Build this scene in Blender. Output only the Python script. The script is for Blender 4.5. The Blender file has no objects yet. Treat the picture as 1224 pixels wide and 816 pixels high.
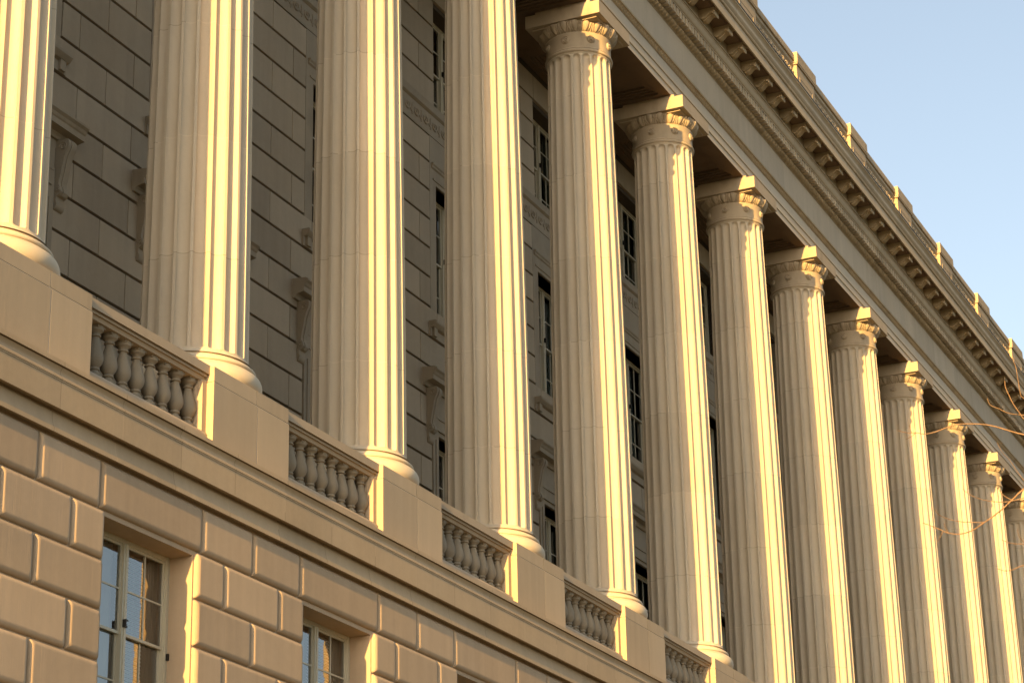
import bpy, bmesh, math, random
from mathutils import Vector, Matrix
random.seed(7)
S = 4.2                 # metres from one column axis to the next
Z0 = 2.263*S + 1.6      # height of the pedestal tops above the pavement
PI = math.pi
scene = bpy.context.scene
C = scene.collection

# ------------------------------------------------------------------ materials
def stone(name, base, streak=0.10, blotch=0.12, drum=False, vjoint=None, comb=0.0, rough=0.85, bump=0.35, hjoint=None, dirt=0.0):
    m = bpy.data.materials.new(name); m.use_nodes = True
    nt = m.node_tree; N = nt.nodes; L = nt.links
    N.clear()
    out = N.new('ShaderNodeOutputMaterial'); bs = N.new('ShaderNodeBsdfPrincipled')
    L.new(bs.outputs[0], out.inputs[0])
    bs.inputs['Roughness'].default_value = rough
    bs.inputs['Specular IOR Level'].default_value = 0.25
    geo = N.new('ShaderNodeNewGeometry'); tc = N.new('ShaderNodeTexCoord')
    def noise(scale, detail=4, vec=None, stretch=None, rgh=0.55):
        n = N.new('ShaderNodeTexNoise'); n.inputs['Scale'].default_value = scale
        n.inputs['Detail'].default_value = detail; n.inputs['Roughness'].default_value = rgh
        src = vec or geo.outputs['Position']
        if stretch:
            mp = N.new('ShaderNodeMapping'); mp.inputs['Scale'].default_value = stretch
            L.new(src, mp.inputs[0]); src = mp.outputs[0]
        L.new(src, n.inputs['Vector']); return n.outputs['Fac']
    def math_(op, a, b=None, clamp=False):
        n = N.new('ShaderNodeMath'); n.operation = op; n.use_clamp = clamp
        for i, v in enumerate((a, b)):
            if v is None: continue
            if isinstance(v, (int, float)): n.inputs[i].default_value = v
            else: L.new(v, n.inputs[i])
        return n.outputs[0]
    big = noise(0.9, 5)                       # broad blotches
    fine = noise(14, 6)
    grain = noise(90, 3)
    strk = noise(1.0, 5, stretch=(7.0, 7.0, 0.35))      # rain streaks
    v = math_('MULTIPLY', math_('SUBTRACT', big, 0.5), blotch*2.2)
    v = math_('ADD', v, math_('MULTIPLY', math_('SUBTRACT', fine, 0.5), blotch*0.9))
    v = math_('ADD', v, math_('MULTIPLY', math_('SUBTRACT', strk, 0.5), streak*2.2))
    v = math_('ADD', v, math_('MULTIPLY', math_('SUBTRACT', grain, 0.5), 0.10))
    at = N.new('ShaderNodeAttribute'); at.attribute_name = 'tint'
    v = math_('ADD', v, math_('MULTIPLY', at.outputs['Fac'], 0.20))
    sep = N.new('ShaderNodeSeparateXYZ')
    jointmask = None
    def band(coord, period, offset, half):   # thin mortar line every period
        a = math_('ADD', math_('DIVIDE', math_('SUBTRACT', coord, offset), period), 200.5)
        a = math_('FRACT', a); a = math_('ABSOLUTE', math_('SUBTRACT', a, 0.5))
        a = math_('MULTIPLY', a, period)
        return math_('LESS_THAN', a, half)
    if drum:
        L.new(tc.outputs['Object'], sep.inputs[0])
        zz = sep.outputs['Z']
        jm = band(zz, 0.3735*S, 0.395*S, 0.0055)
        jointmask = jm
        idx = math_('FLOOR', math_('DIVIDE', math_('SUBTRACT', zz, 0.395*S), 0.3735*S))
        oi = N.new('ShaderNodeObjectInfo')
        wn = N.new('ShaderNodeTexWhiteNoise'); wn.noise_dimensions = '2D'
        cmb = N.new('ShaderNodeCombineXYZ'); L.new(idx, cmb.inputs[0]); L.new(oi.outputs['Random'], cmb.inputs[1])
        L.new(cmb.outputs[0], wn.inputs['Vector'])
        v = math_('ADD', v, math_('MULTIPLY', math_('SUBTRACT', wn.outputs['Value'], 0.5), 0.10))
    if vjoint:
        sp = N.new('ShaderNodeSeparateXYZ'); L.new(geo.outputs['Position'], sp.inputs[0])
        jointmask = band(sp.outputs['X'], vjoint[0]*S, vjoint[1]*S, vjoint[2])
        ix = math_('FLOOR', math_('DIVIDE', math_('SUBTRACT', sp.outputs['X'], vjoint[1]*S), vjoint[0]*S))
        wn = N.new('ShaderNodeTexWhiteNoise'); wn.noise_dimensions = '1D'; L.new(ix, wn.inputs['W'])
        v = math_('ADD', v, math_('MULTIPLY', math_('SUBTRACT', wn.outputs['Value'], 0.5), 0.12))
    val = math_('ADD', v, 1.0)
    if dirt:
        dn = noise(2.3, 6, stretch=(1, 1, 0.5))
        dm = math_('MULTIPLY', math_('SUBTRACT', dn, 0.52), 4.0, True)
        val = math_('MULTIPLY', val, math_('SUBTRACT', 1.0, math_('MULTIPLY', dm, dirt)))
    # hue drift between warm and grey stone
    mix = N.new('ShaderNodeMix'); mix.data_type = 'RGBA'
    hue = noise(0.55, 3)
    L.new(hue, mix.inputs['Factor'])
    w = base
    mix.inputs['A'].default_value = (w[0]*1.05, w[1]*1.0, w[2]*0.93, 1)
    mix.inputs['B'].default_value = (w[0]*0.95, w[1]*0.985, w[2]*1.06, 1)
    hsv = N.new('ShaderNodeHueSaturation'); L.new(mix.outputs['Result'], hsv.inputs['Color']); L.new(val, hsv.inputs['Value'])
    col = hsv.outputs['Color']
    if jointmask is not None:
        m2 = N.new('ShaderNodeMix'); m2.data_type = 'RGBA'
        patch = noise(1.7, 3, rgh=0.4)
        dk = N.new('ShaderNodeMix'); dk.data_type = 'RGBA'
        pm = math_('GREATER_THAN', patch, 0.5); L.new(pm, dk.inputs['Factor'])
        dk.inputs['A'].default_value = (w[0]*0.45, w[1]*0.42, w[2]*0.40, 1)
        dk.inputs['B'].default_value = (w[0]*1.22, w[1]*1.2, w[2]*1.2, 1)
        L.new(math_('MULTIPLY', jointmask, 0.5), m2.inputs['Factor'])
        L.new(col, m2.inputs['A']); L.new(dk.outputs['Result'], m2.inputs['B'])
        col = m2.outputs['Result']
    L.new(col, bs.inputs['Base Color'])
    h = math_('ADD', math_('MULTIPLY', fine, 0.6), math_('MULTIPLY', grain, 0.4))
    if comb:
        cb = noise(1.0, 3, stretch=(60.0, 60.0, 1.2))
        h = math_('ADD', h, math_('MULTIPLY', cb, comb))
    bp = N.new('ShaderNodeBump'); bp.inputs['Strength'].default_value = bump; bp.inputs['Distance'].default_value = 0.006
    L.new(h, bp.inputs['Height']); L.new(bp.outputs[0], bs.inputs['Normal'])
    return m

def plain(name, col, rough=0.6, metal=0.0, var=0.08, scale=8):
    m = bpy.data.materials.new(name); m.use_nodes = True
    nt = m.node_tree; N = nt.nodes; L = nt.links; bs = N['Principled BSDF']
    bs.inputs['Roughness'].default_value = rough; bs.inputs['Metallic'].default_value = metal
    n = N.new('ShaderNodeTexNoise'); n.inputs['Scale'].default_value = scale; n.inputs['Detail'].default_value = 5
    g = N.new('ShaderNodeNewGeometry'); L.new(g.outputs['Position'], n.inputs['Vector'])
    r = N.new('ShaderNodeMapRange'); r.inputs['To Min'].default_value = 1-var; r.inputs['To Max'].default_value = 1+var
    L.new(n.outputs['Fac'], r.inputs['Value'])
    h = N.new('ShaderNodeHueSaturation'); h.inputs['Color'].default_value = (*col, 1); L.new(r.outputs[0], h.inputs['Value'])
    L.new(h.outputs[0], bs.inputs['Base Color'])
    return m

def glass():
    m = bpy.data.materials.new('window_glass'); m.use_nodes = True
    nt = m.node_tree; N = nt.nodes; L = nt.links; N.clear()
    out = N.new('ShaderNodeOutputMaterial'); mx = N.new('ShaderNodeMixShader')
    tr = N.new('ShaderNodeBsdfTransparent'); tr.inputs[0].default_value = (0.92, 0.96, 0.95, 1)
    gl = N.new('ShaderNodeBsdfGlossy'); gl.inputs['Roughness'].default_value = 0.015
    fr = N.new('ShaderNodeFresnel'); fr.inputs['IOR'].default_value = 3.1
    g = N.new('ShaderNodeNewGeometry'); n = N.new('ShaderNodeTexNoise'); n.inputs['Scale'].default_value = 1.6
    L.new(g.outputs['Position'], n.inputs['Vector'])
    b = N.new('ShaderNodeBump'); b.inputs['Strength'].default_value = 0.25; b.inputs['Distance'].default_value = 0.01
    L.new(n.outputs['Fac'], b.inputs['Height']); L.new(b.outputs[0], gl.inputs['Normal'])
    L.new(fr.outputs[0], mx.inputs[0]); L.new(tr.outputs[0], mx.inputs[1]); L.new(gl.outputs[0], mx.inputs[2])
    L.new(mx.outputs[0], out.inputs[0]); return m

M = {}
M['column'] = stone('column_marble', (0.545, 0.470, 0.355), streak=0.085, blotch=0.085, drum=True, bump=0.2, rough=0.7)
M['capital'] = stone('capital_marble', (0.445, 0.365, 0.258), streak=0.07, blotch=0.11, bump=0.3, dirt=0.32)
M['ped'] = stone('pedestal_limestone', (0.465, 0.372, 0.2558), streak=0.10, blotch=0.07, comb=0.5)
M['mortar'] = plain('pale_mortar', (0.62, 0.55, 0.44), 0.9)
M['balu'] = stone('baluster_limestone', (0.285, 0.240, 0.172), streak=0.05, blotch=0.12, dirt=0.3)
M['rail'] = stone('rail_limestone', (0.4371, 0.3534, 0.2511), streak=0.04, blotch=0.10, dirt=0.15)
M['belt'] = stone('belt_limestone', (0.465, 0.3581, 0.2325), streak=0.08, blotch=0.14, vjoint=(0.272, 0.03, 0.006))
M['rust'] = stone('rusticated_limestone', (0.475, 0.362, 0.245), streak=0.11, blotch=0.11, comb=0.7)
M['wall'] = stone('portico_granite', (0.415, 0.347, 0.253), streak=0.10, blotch=0.12, comb=0.3)
M['groove'] = stone('dirty_joint_stone', (0.085, 0.068, 0.048), streak=0.05, blotch=0.1)  # dirt-darkened stone seen in the wall joints
M['trim'] = stone('wall_trim', (0.36, 0.305, 0.225), streak=0.08, blotch=0.12, dirt=0.25)
M['arch'] = stone('architrave_marble', (0.5208, 0.4511, 0.3488), streak=0.06, blotch=0.08, vjoint=(1.0, 0.0, 0.006))
M['frieze'] = stone('frieze_marble', (0.4743, 0.3999, 0.2976), streak=0.10, blotch=0.12, vjoint=(0.5, 0.0, 0.004), dirt=0.12)
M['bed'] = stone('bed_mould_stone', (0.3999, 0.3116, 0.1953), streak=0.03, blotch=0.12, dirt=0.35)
M['corn'] = stone('cornice_stone', (0.465, 0.386, 0.2743), streak=0.06, blotch=0.12, vjoint=(0.4, 0.1, 0.006), dirt=0.15)
M['modi'] = stone('modillion_stone', (0.4371, 0.3581, 0.2418), streak=0.05, blotch=0.14, dirt=0.3)
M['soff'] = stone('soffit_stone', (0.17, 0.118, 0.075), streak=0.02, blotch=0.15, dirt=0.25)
M['para'] = stone('parapet_stone', (0.4278, 0.3441, 0.2325), streak=0.10, blotch=0.12, dirt=0.3)
M['paint'] = plain('cream_window_paint', (0.52, 0.47, 0.35), 0.45, var=0.06)
M['glass'] = glass()
M['curtain'] = plain('white_curtain', (0.82, 0.82, 0.78), 0.9, var=0.05)
M['dcurtain'] = plain('olive_curtain', (0.26, 0.25, 0.17), 0.9)
M['blind'] = plain('white_blind', (0.80, 0.82, 0.80), 0.5)
M['dark'] = plain('dim_room', (0.05, 0.05, 0.045), 0.9)
M['iron'] = plain('dark_bronze_latch', (0.04, 0.035, 0.03), 0.4, 0.6)
M['lead'] = plain('weathered_lead', (0.07, 0.065, 0.06), 0.6, 0.2)
M['bark'] = plain('tan_twig_bark', (0.235, 0.145, 0.078), 0.75, var=0.35, scale=30)
M['trunkbark'] = plain('grey_brown_bark', (0.16, 0.115, 0.075), 0.9, var=0.4, scale=12)
M['asphalt'] = plain('asphalt', (0.05, 0.05, 0.05), 0.9, var=0.2, scale=20)
M['pave'] = plain('pavement_concrete', (0.20, 0.18, 0.155), 0.9, var=0.12, scale=2)
M['grass'] = plain('lawn_grass', (0.05, 0.055, 0.022), 0.95, var=0.3, scale=3)
M['roofing'] = plain('flat_roofing', (0.25, 0.24, 0.22), 0.9)

# ------------------------------------------------------------------ mesh helpers
class MB:
    """collects shapes given in column-spacing units; build() links ONE mesh object in metres"""
    def __init__(s): s.v = []; s.f = []; s.t = []; s.mi = []
    def add(s, vs, fs, tint=0.0, mi=0):
        o = len(s.v); s.v += vs
        for f in fs: s.f.append(tuple(i+o for i in f)); s.t.append(tint); s.mi.append(mi)
    def box(s, x0, x1, y0, y1, z0, z1, tint=0.0, mi=0):
        vs = [(x, y, z) for x in (x0, x1) for y in (y0, y1) for z in (z0, z1)]
        s.add(vs, [(0,1,3,2),(4,6,7,5),(0,4,5,1),(2,3,7,6),(0,2,6,4),(1,5,7,3)], tint, mi)
    def cbox(s, x0, x1, y0, y1, z0, z1, c=0.003, tint=0.0, mi=0):
        """box with chamfered edges"""
        b = bmesh.new(); bmesh.ops.create_cube(b, size=1)
        for v in b.verts:
            v.co = Vector(((x0+x1)/2+v.co.x*(x1-x0), (y0+y1)/2+v.co.y*(y1-y0), (z0+z1)/2+v.co.z*(z1-z0)))
        bmesh.ops.bevel(b, geom=b.edges[:], offset=c, segments=2, affect='EDGES', profile=0.5)
        b.verts.index_update()
        s.add([tuple(v.co) for v in b.verts], [tuple(v.index for v in f.verts) for f in b.faces], tint, mi); b.free()
    def extr(s, prof, x0, x1, tint=0.0, mi=0):
        """prof: closed list of (y,z) ; extruded along x"""
        n = len(prof); vs = [(x0, y, z) for y, z in prof]+[(x1, y, z) for y, z in prof]
        fs = [(i, (i+1) % n, (i+1) % n+n, i+n) for i in range(n)]
        fs += [tuple(range(n))[::-1], tuple(range(n, 2*n))]
        s.add(vs, fs, tint, mi)
    def strip(s, prof, xs, disp=None, tint=0.0):
        """open profile swept along many x stations; disp(x,i)->(dy,dz)"""
        n = len(prof); vs = []
        for x in xs:
            for i, (y, z) in enumerate(prof):
                d = disp(x, i) if disp else (0, 0)
                vs.append((x, y+d[0], z+d[1]))
        fs = [(a*n+i, (a+1)*n+i, (a+1)*n+i+1, a*n+i+1) for a in range(len(xs)-1) for i in range(n-1)]
        s.add(vs, fs, tint)
    def lathe(s, prof, n=32, cx=0, cy=0, rfun=None, tint=0.0):
        vs = []
        for j, (r, z) in enumerate(prof):
            for i in range(n):
                a = 2*PI*i/n; rr = r+(rfun(a, j) if rfun else 0)
                vs.append((cx+rr*math.cos(a), cy+rr*math.sin(a), z))
        fs = [(j*n+i, j*n+(i+1) % n, (j+1)*n+(i+1) % n, (j+1)*n+i) for j in range(len(prof)-1) for i in range(n)]
        fs += [tuple(range(n))[::-1], tuple(range((len(prof)-1)*n, len(prof)*n))]
        s.add(vs, fs, tint)
    def tube(s, pts, rads, n=6, tint=0.0):
        vs = []; P = [Vector(p) for p in pts]
        for i, p in enumerate(P):
            d = (P[min(i+1, len(P)-1)]-P[max(i-1, 0)]).normalized()
            u = d.orthogonal().normalized() if i == 0 else (u-d*u.dot(d)).normalized()
            w = d.cross(u)
            for k in range(n):
                a = 2*PI*k/n; vs.append(tuple(p+(u*math.cos(a)+w*math.sin(a))*rads[i]))
        m = len(P)
        fs = [(i*n+k, i*n+(k+1) % n, (i+1)*n+(k+1) % n, (i+1)*n+k) for i in range(m-1) for k in range(n)]
        fs += [tuple(range(n))[::-1], tuple(range((m-1)*n, m*n))]
        s.add(vs, fs, tint)
    def mesh(s, name, mats, smooth=None, org=(0, 0, 0), scale=S, recalc=True):
        me = bpy.data.meshes.new(name)
        me.from_pydata([((x-org[0])*scale, (y-org[1])*scale, (z-org[2])*scale) for x, y, z in s.v], [], s.f)
        for m in (mats if isinstance(mats, (list, tuple)) else [mats]): me.materials.append(m)
        me.polygons.foreach_set('material_index', s.mi)
        a = me.attributes.new('tint', 'FLOAT', 'FACE'); a.data.foreach_set('value', s.t)
        if recalc:
            b = bmesh.new(); b.from_mesh(me); bmesh.ops.recalc_face_normals(b, faces=b.faces); b.to_mesh(me); b.free()
        if smooth:
            me.polygons.foreach_set('use_smooth', [True]*len(me.polygons)); me.set_sharp_from_angle(angle=math.radians(smooth)); me['wn'] = 1
        me.update(); return me

def obj(name, me, parent=None, loc=None):
    o = bpy.data.objects.new(name, me); C.objects.link(o)
    if parent: o.parent = parent
    if loc: o.location = [c*S for c in loc]
    if me.get('wn') and name not in ('shaft', 'capital', 'branch', 'twig', 'trunk', 'rosette', 'curtain'):
        w_ = o.modifiers.new('normals', 'WEIGHTED_NORMAL'); w_.keep_sharp = True; w_.weight = 100; w_.mode = 'FACE_AREA'
    return o
def thing(name, label, cat, loc=(0, 0, 0), group=None):
    o = bpy.data.objects.new(name, None); C.objects.link(o)
    o.location = (loc[0]*S, loc[1]*S, loc[2]*S+Z0)
    o.empty_display_size = 0.3
    tag(o, label, cat, group); return o
def tag(o, label, cat, group=None):
    o['label'] = label; o['category'] = cat
    if group: o['group'] = group
def dup(root, loc, label):
    r = root.copy(); C.objects.link(r)
    r.location = (loc[0]*S, loc[1]*S, loc[2]*S+Z0); r['label'] = label
    for ch in list(root.children):
        c = ch.copy(); C.objects.link(c); c.parent = r
        for g in list(ch.children):
            d = g.copy(); C.objects.link(d); d.parent = c
    return r

YC = 0.0355      # column axis
# ------------------------------------------------------------------ columns
def shaft_r(z): return 0.158-(0.158-0.1372)*(max(z, 0)/2.35)**1.6
def make_shaft():
    NF = 20; seg = 12; wf = math.radians(14.6)/2; D = 0.0160
    zs = [0.086, 0.094, 0.0985]
    zb, zt = 0.101, 2.452
    hb, ht = 0.008, 0.019
    zs += [zb+hb*t for t in (0, .02, .08, .2, .4, .7, 1.0)]
    a, b = zb+hb, zt-ht
    zs += [a+(b-a)*i/26 for i in range(1, 26)]
    zs += [zt-ht*(1-t) for t in (0, .25, .45, .62, .75, .86, .94, .985, 1.0)]
    zs += [2.457, 2.462]
    ang = []
    for k in range(NF):
        c = math.radians(18*k)
        ang += [(c+wf*u, u) for u in [-1, -.96, -.85, -.68, -.45, -.2, .0, .2, .45, .68, .85, .96, 1]]
    n = len(ang); mb = MB(); vs = []
    for z in zs:
        r = shaft_r(z)
        if z < zb: r += 0.011*((zb-z)/0.015)**2
        if z > 2.453: r += 0.004
        for t, u in ang:
            d = 0
            if zb < z < zt:
                e = 0
                if z < zb+hb: e = (zb+hb-z)/hb
                if z > zt-ht: e = (z-(zt-ht))/ht
                d = D*math.sqrt(max(0, 1-u*u-e*e)) if e else D*math.sqrt(max(0, 1-u*u))
            vs.append(((r-d)*math.cos(t), (r-d)*math.sin(t), z))
    fs = [(j*n+i, j*n+(i+1) % n, (j+1)*n+(i+1) % n, (j+1)*n+i) for j in range(len(zs)-1) for i in range(n)]
    mb.add(vs, fs); return mb.mesh('shaft', M['column'], smooth=38)
def make_base():
    p = [(0.12, 0.0), (0.181, 0.0)]
    for i in range(11):
        a = -PI/2+PI*i/10; p.append((0.174+0.0245*math.cos(a), 0.0285+0.0285*math.sin(a)))
    p += [(0.177, 0.0575), (0.177, 0.0605)]
    for i in range(7):
        a = -PI/2+PI*i/6; p.append((0.174+0.007*math.cos(a), 0.0675+0.0065*math.sin(a)))
    p += [(0.1725, 0.0745), (0.1725, 0.078)]
    for i in range(7):
        a = PI/2*i/6; p.append((0.1605+0.0095*(1-math.sin(a)), 0.0785+0.0165*(1-math.cos(a))))
    p += [(0.13, 0.095)]
    m = MB(); m.lathe(p, 96); return m.mesh('base', M['column2'], smooth=35)
M['column2'] = stone('base_marble', (0.57, 0.495, 0.375), streak=0.03, blotch=0.05, bump=0.15, rough=0.7)
def make_capital():
    p = [(0.135, 2.459), (0.1415, 2.459)]
    for i in range(7):
        a = -PI/2+PI*i/6; p.append((0.1410+0.0058*math.cos(a), 2.4675+0.0075*math.sin(a)))
    p += [(0.1405, 2.4755), (0.1425, 2.477), (0.1425, 2.4805), (0.1395, 2.483), (0.1395, 2.545), (0.1425, 2.549), (0.1425, 2.5535)]
    k0 = len(p)
    e = []
    for i in range(15):
        t = i/14; e.append((0.1445+0.0265*math.sin(t*PI/2*1.12)**0.9, 2.5550+0.0415*t))
    p += e; k1 = len(p)-1
    p += [(0.160, 2.5985)]
    def rf(a, j):
        if j < k0 or j > k1: return 0
        u = abs(((math.degrees(a)+9) % 18-9)/9.0)
        t = (j-k0)/(k1-k0)
        w = 0.52*math.sqrt(max(0, 1-((0.80-t)/0.78)**2)) if t < .80 else 0.52
        sw = w+.25                                     # shell ridge round the egg
        egg = 0.0090*math.sqrt(max(0, 1-(u/w)**2)) if w > 0.02 and u < w else 0
        shell = 0.0068*max(0, 1-((u-sw)/0.085)**2)
        dart = 0.0045*max(0, 1-((u-1)/0.10)**2)*(1-t*.4)
        return -0.0075+max(egg, shell, dart)
    m = MB(); m.lathe(p, 20*26, rfun=rf); return m.mesh('capital', M['capital'], smooth=50)
def make_rosette():
    # local: centre at origin, facing -y
    m = MB(); n = 40; prof = [(0.0, 0.0085), (0.0032, 0.008), (0.0044, 0.0035), (0.0055, 0.0035), (0.0095, 0.0080), (0.0125, 0.0055), (0.0136, 0.0018), (0.0144, 0.0018), (0.0162, 0.0060), (0.0176, 0.0045), (0.0180, -0.004)]
    vs = []
    for r, h in prof:
        for i in range(n):
            a = 2*PI*i/n; hh = h*(1+0.25*math.cos(8*a)) if 0.005 < r < 0.0125 else h
            vs.append((r*math.cos(a), -hh, r*math.sin(a)))
    fs = [(j*n+i, j*n+(i+1) % n, (j+1)*n+(i+1) % n, (j+1)*n+i) for j in range(len(prof)-1) for i in range(n)]
    m.add(vs, fs); return m.mesh('rosette', M['capital'], smooth=60)
def make_abacus():
    m = MB(); h = 0.1726
    m.cbox(-h, h, -h, h, 2.5985, 2.6585, 0.0012)
    m.box(-.15, .15, -.15, .15, 2.592, 2.5995)
    m.box(-h+.006, h-.006, -h+.045, h-.045, 2.6585, 2.6715)
    return m.mesh('abacus', M['capital'], smooth=30)
ORD = ['first', 'second', 'third', 'fourth', 'fifth', 'sixth', 'seventh', 'eighth', 'ninth', 'tenth', 'eleventh', 'twelfth', 'thirteenth', 'fourteenth', 'fifteenth']
def col_label(k):
    d = {-2: 'fluted stone column wholly outside the photo, second beyond its left edge',
         -1: 'fluted stone column just outside the left photo edge',
         0: 'big fluted column cut off by the left photo edge, only its right side showing',
         1: 'fluted column at left, between the first and second balustrades, base ring sunlit',
         2: 'third fluted column from left, between second and third balustrades, top cut off',
         3: 'fourth fluted column from left, last one whose capital is out of frame',
         4: 'fifth fluted column from left, nearest one whose whole capital shows',
         5: 'sixth fluted column from left, last whose sunlit round base shows',
         6: 'seventh fluted column from left, its base hidden below the photo edge',
         7: 'eighth fluted column from left, fourth capital from the left',
         8: 'ninth fluted column from left, fifth capital from the left',
         9: 'tenth fluted column from left, capital just left of the first bare twig tip',
         10: 'eleventh fluted column from left, twig crossing in front of its capital',
         11: 'twelfth fluted column from left, second last before the right photo edge',
         12: 'farthest visible fluted column, cut by the right photo edge behind twigs',
         13: 'fluted column just beyond the right photo edge'}
    return d[k]
GC = 'fluted columns along the portico'
col0 = thing('fluted_column', col_label(0), 'column', (0, YC, 0), GC)
obj('base', make_base(), col0); obj('shaft', make_shaft(), col0)
cap = obj('capital', make_capital(), col0)
rm = make_rosette()
for i in range(8):
    a = i*PI/4
    o = obj('rosette', rm, cap); o.location = (0.1393*S*math.cos(a), 0.1393*S*math.sin(a), 2.520*S); o.rotation_euler = (0, 0, a+PI/2)
obj('abacus', make_abacus(), col0)
for k in (-2, -1, *range(1, 14)): dup(col0, (k, YC, 0), col_label(k))

# ------------------------------------------------------------------ pedestals
m = MB()
m.cbox(-.2060, -.0015+.03, -.164, .24, -.2475, -.0455, .0015, tint=-.25); m.cbox(.0015+.03, .2085, -.164, .24, -.2475, -.0455, .0015, tint=.3)
m.box(-.2035, .2055, -.1625, .2385, -.2465, -.003, mi=1)
die = m.mesh('die', [M['ped'], M['mortar']], smooth=30)
m = MB()
m.cbox(-.2060, .0225, -.164, .24, -.0440, 0, .0015, tint=.1); m.cbox(.0245, .2045, -.164, .24, -.0440, 0, .0015, tint=-.2)
cop = m.mesh('top_course', M['ped'], smooth=30)
pl = {0: 'square stone pedestal under the leftmost column, cut by the left photo edge',
      1: 'square stone pedestal between first and second balustrades from left, left edge glowing',
      2: 'square stone pedestal between second and third balustrades from left',
      3: 'square stone pedestal between third and fourth balustrades from left',
      4: 'square stone pedestal between fourth and fifth balustrades from left',
      5: 'square stone pedestal at the bottom photo edge, right of the last balustrade'}
GP = 'pedestals under the columns'
ped0 = thing('column_pedestal', pl[0], 'pedestal', (0, 0, 0), GP)
obj('die', die, ped0); obj('top_course', cop, ped0)
for k in (-1, -2, *range(1, 14)):
    dup(ped0, (k, 0, 0), pl.get(k, 'square stone pedestal hidden outside the photo under the %s' % ('nearest unseen' if k == -1 else 'second unseen' if k == -2 else ORD[k]) + (' column left of frame' if k < 0 else ' column from left')))

# ------------------------------------------------------------------ balustrades
def baluster(zt, zb, belly=0.0198, mat='balu'):
    h = zt-zb; m = MB()
    P = [(0, .0), (.82, .0), (.82, .075), (.60, .085), (.74, .10), (.74, .135), (.60, .15), (.50, .165), (.46, .19), (.62, .21), (.62, .235), (.52, .25),
         (.70, .29), (.90, .34), (1.0, .40), (.985, .46), (.90, .53), (.76, .61), (.62, .69), (.48, .755), (.44, .80), (.62, .815), (.62, .835), (.52, .85), (.55, .875), (.72, .90), (.86, .915), (.88, .925), (.90, .945), (.90, 1.0), (0, 1.0)]
    m.lathe([(max(r, .02)*belly, zb+t*h) for r, t in P[1:-1]], 24)
    m.box(-.0195, .0195, -.0195, .0195, zb, zb+.085*h)
    m.box(-.0185, .0185, -.0185, .0185, zt-.04*h, zt+.0005)
    return m.mesh('baluster', M[mat], smooth=40)
def make_balustrade():
    t = thing('balustrade', '', 'balustrade', (0, 0, 0), 'balustrades between the pedestals')
    m = MB(); yc = -.105
    m.extr([(-.150, -.0225), (-.150, .0035), (-.147, .0050), (-.063, .0050), (-.060, .0035), (-.060, -.0225), (-.0680, -.0225), (-.068, -.030), (-.074, -.030), (-.078, -.0405), (-.132, -.0405), (-.136, -.030), (-.142, -.030), (-.142, -.0185), (-.1465, -.0185), (-.1465, -.0225)], .2045, .7955)
    obj('handrail', m.mesh('handrail', M['rail'], smooth=30), t)
    m = MB()
    m.extr([(-.147, -.2475), (-.147, -.198), (-.143, -.1905), (-.067, -.1905), (-.063, -.198), (-.063, -.2475)], .2080, .7940)
    obj('bottom_rail', m.mesh('bottom_rail', M['rail']), t)
    for s_ in (0, 1):
        m = MB()
        x0, x1 = (.209, .2275) if s_ == 0 else (.7725, .794)
        m.cbox(x0, x1, -.141, -.069, -.191, -.0400, .001)
        obj('end_pier', m.mesh('end_pier', M['rail'], smooth=30), t)
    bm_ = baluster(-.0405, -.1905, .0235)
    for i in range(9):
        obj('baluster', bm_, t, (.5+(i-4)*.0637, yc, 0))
    return t
bl = {0: 'nearest balustrade at left, eight bulbous balusters showing beside the cut off pedestal',
      1: 'second balustrade from left, in front of the third column',
      2: 'third balustrade from left, middle of the row, below the fourth column',
      3: 'fourth balustrade from left, below the fifth column',
      4: 'fifth balustrade from left, tiny, at the bottom photo edge',
      }
t0 = make_balustrade(); t0['label'] = bl[0]
for k in (-1, *range(1, 9)):
    dup(t0, (k, 0, 0), bl.get(k, 'stone balustrade outside the photo, before the %s column' % (ORD[k+1] if k > 0 else 'first')))

# ------------------------------------------------------------------ roof parapet
X0, X1 = -6.0, 19.0
m = MB(); m.cbox(-.169, .169, -.108, .10, 3.769, 3.834, .002); m.cbox(-.1665, .1665, -.1055, .0975, 3.760, 3.7695, .001)
pcap = m.mesh('cap', M['para'], smooth=30)
m = MB(); m.cbox(-.156, .156, -.097, .0765, 3.335, 3.7605, .002)
m.box(-.115, -.105, -.0985, -.09, 3.40, 3.70); m.box(.105, .115, -.0985, -.09, 3.40, 3.70); m.box(-.105, .105, -.0985, -.09, 3.695, 3.70)
pbody = m.mesh('body', M['para'], smooth=30)
def pier_label(k):
    d = {6: 'roof parapet pier at the top photo edge, cut off, nearest in the skyline', 7: 'nearest roof parapet pier fully in view, its left side glowing orange',
         8: 'second fully visible roof parapet pier from the top left of the skyline', 9: 'third fully visible roof parapet pier down the skyline',
         10: 'fourth fully visible roof parapet pier down the skyline', 11: 'fifth fully visible roof parapet pier down the skyline', 12: 'farthest roof parapet pier, at the right photo edge'}
    return d.get(k, 'roof parapet pier hidden outside the photo, above the %s' % ('column left of frame' if k < 0 else ORD[min(k, 14)]+' column from left'))
pp = thing('parapet_pier', pier_label(7), 'pier', (7, 0, 0), 'piers along the roof parapet')
obj('cap', pcap, pp); obj('body', pbody, pp)
for k in [*range(0, 7), *range(8, 14)]: dup(pp, (k, 0, 0), pier_label(k))
def par_label(k):
    d = {6: 'nearest stretch of roof balustrade against the sky, before the first whole pier', 7: 'roof balustrade between first and second whole parapet piers',
         8: 'roof balustrade between second and third whole parapet piers', 9: 'roof balustrade between third and fourth whole parapet piers',
         10: 'roof balustrade between fourth and fifth whole parapet piers', 11: 'farthest stretch of roof balustrade, before the last pier at right'}
    return d.get(k, 'roof balustrade hidden outside the photo above the %s column' % ORD[min(k, 14)])
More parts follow.
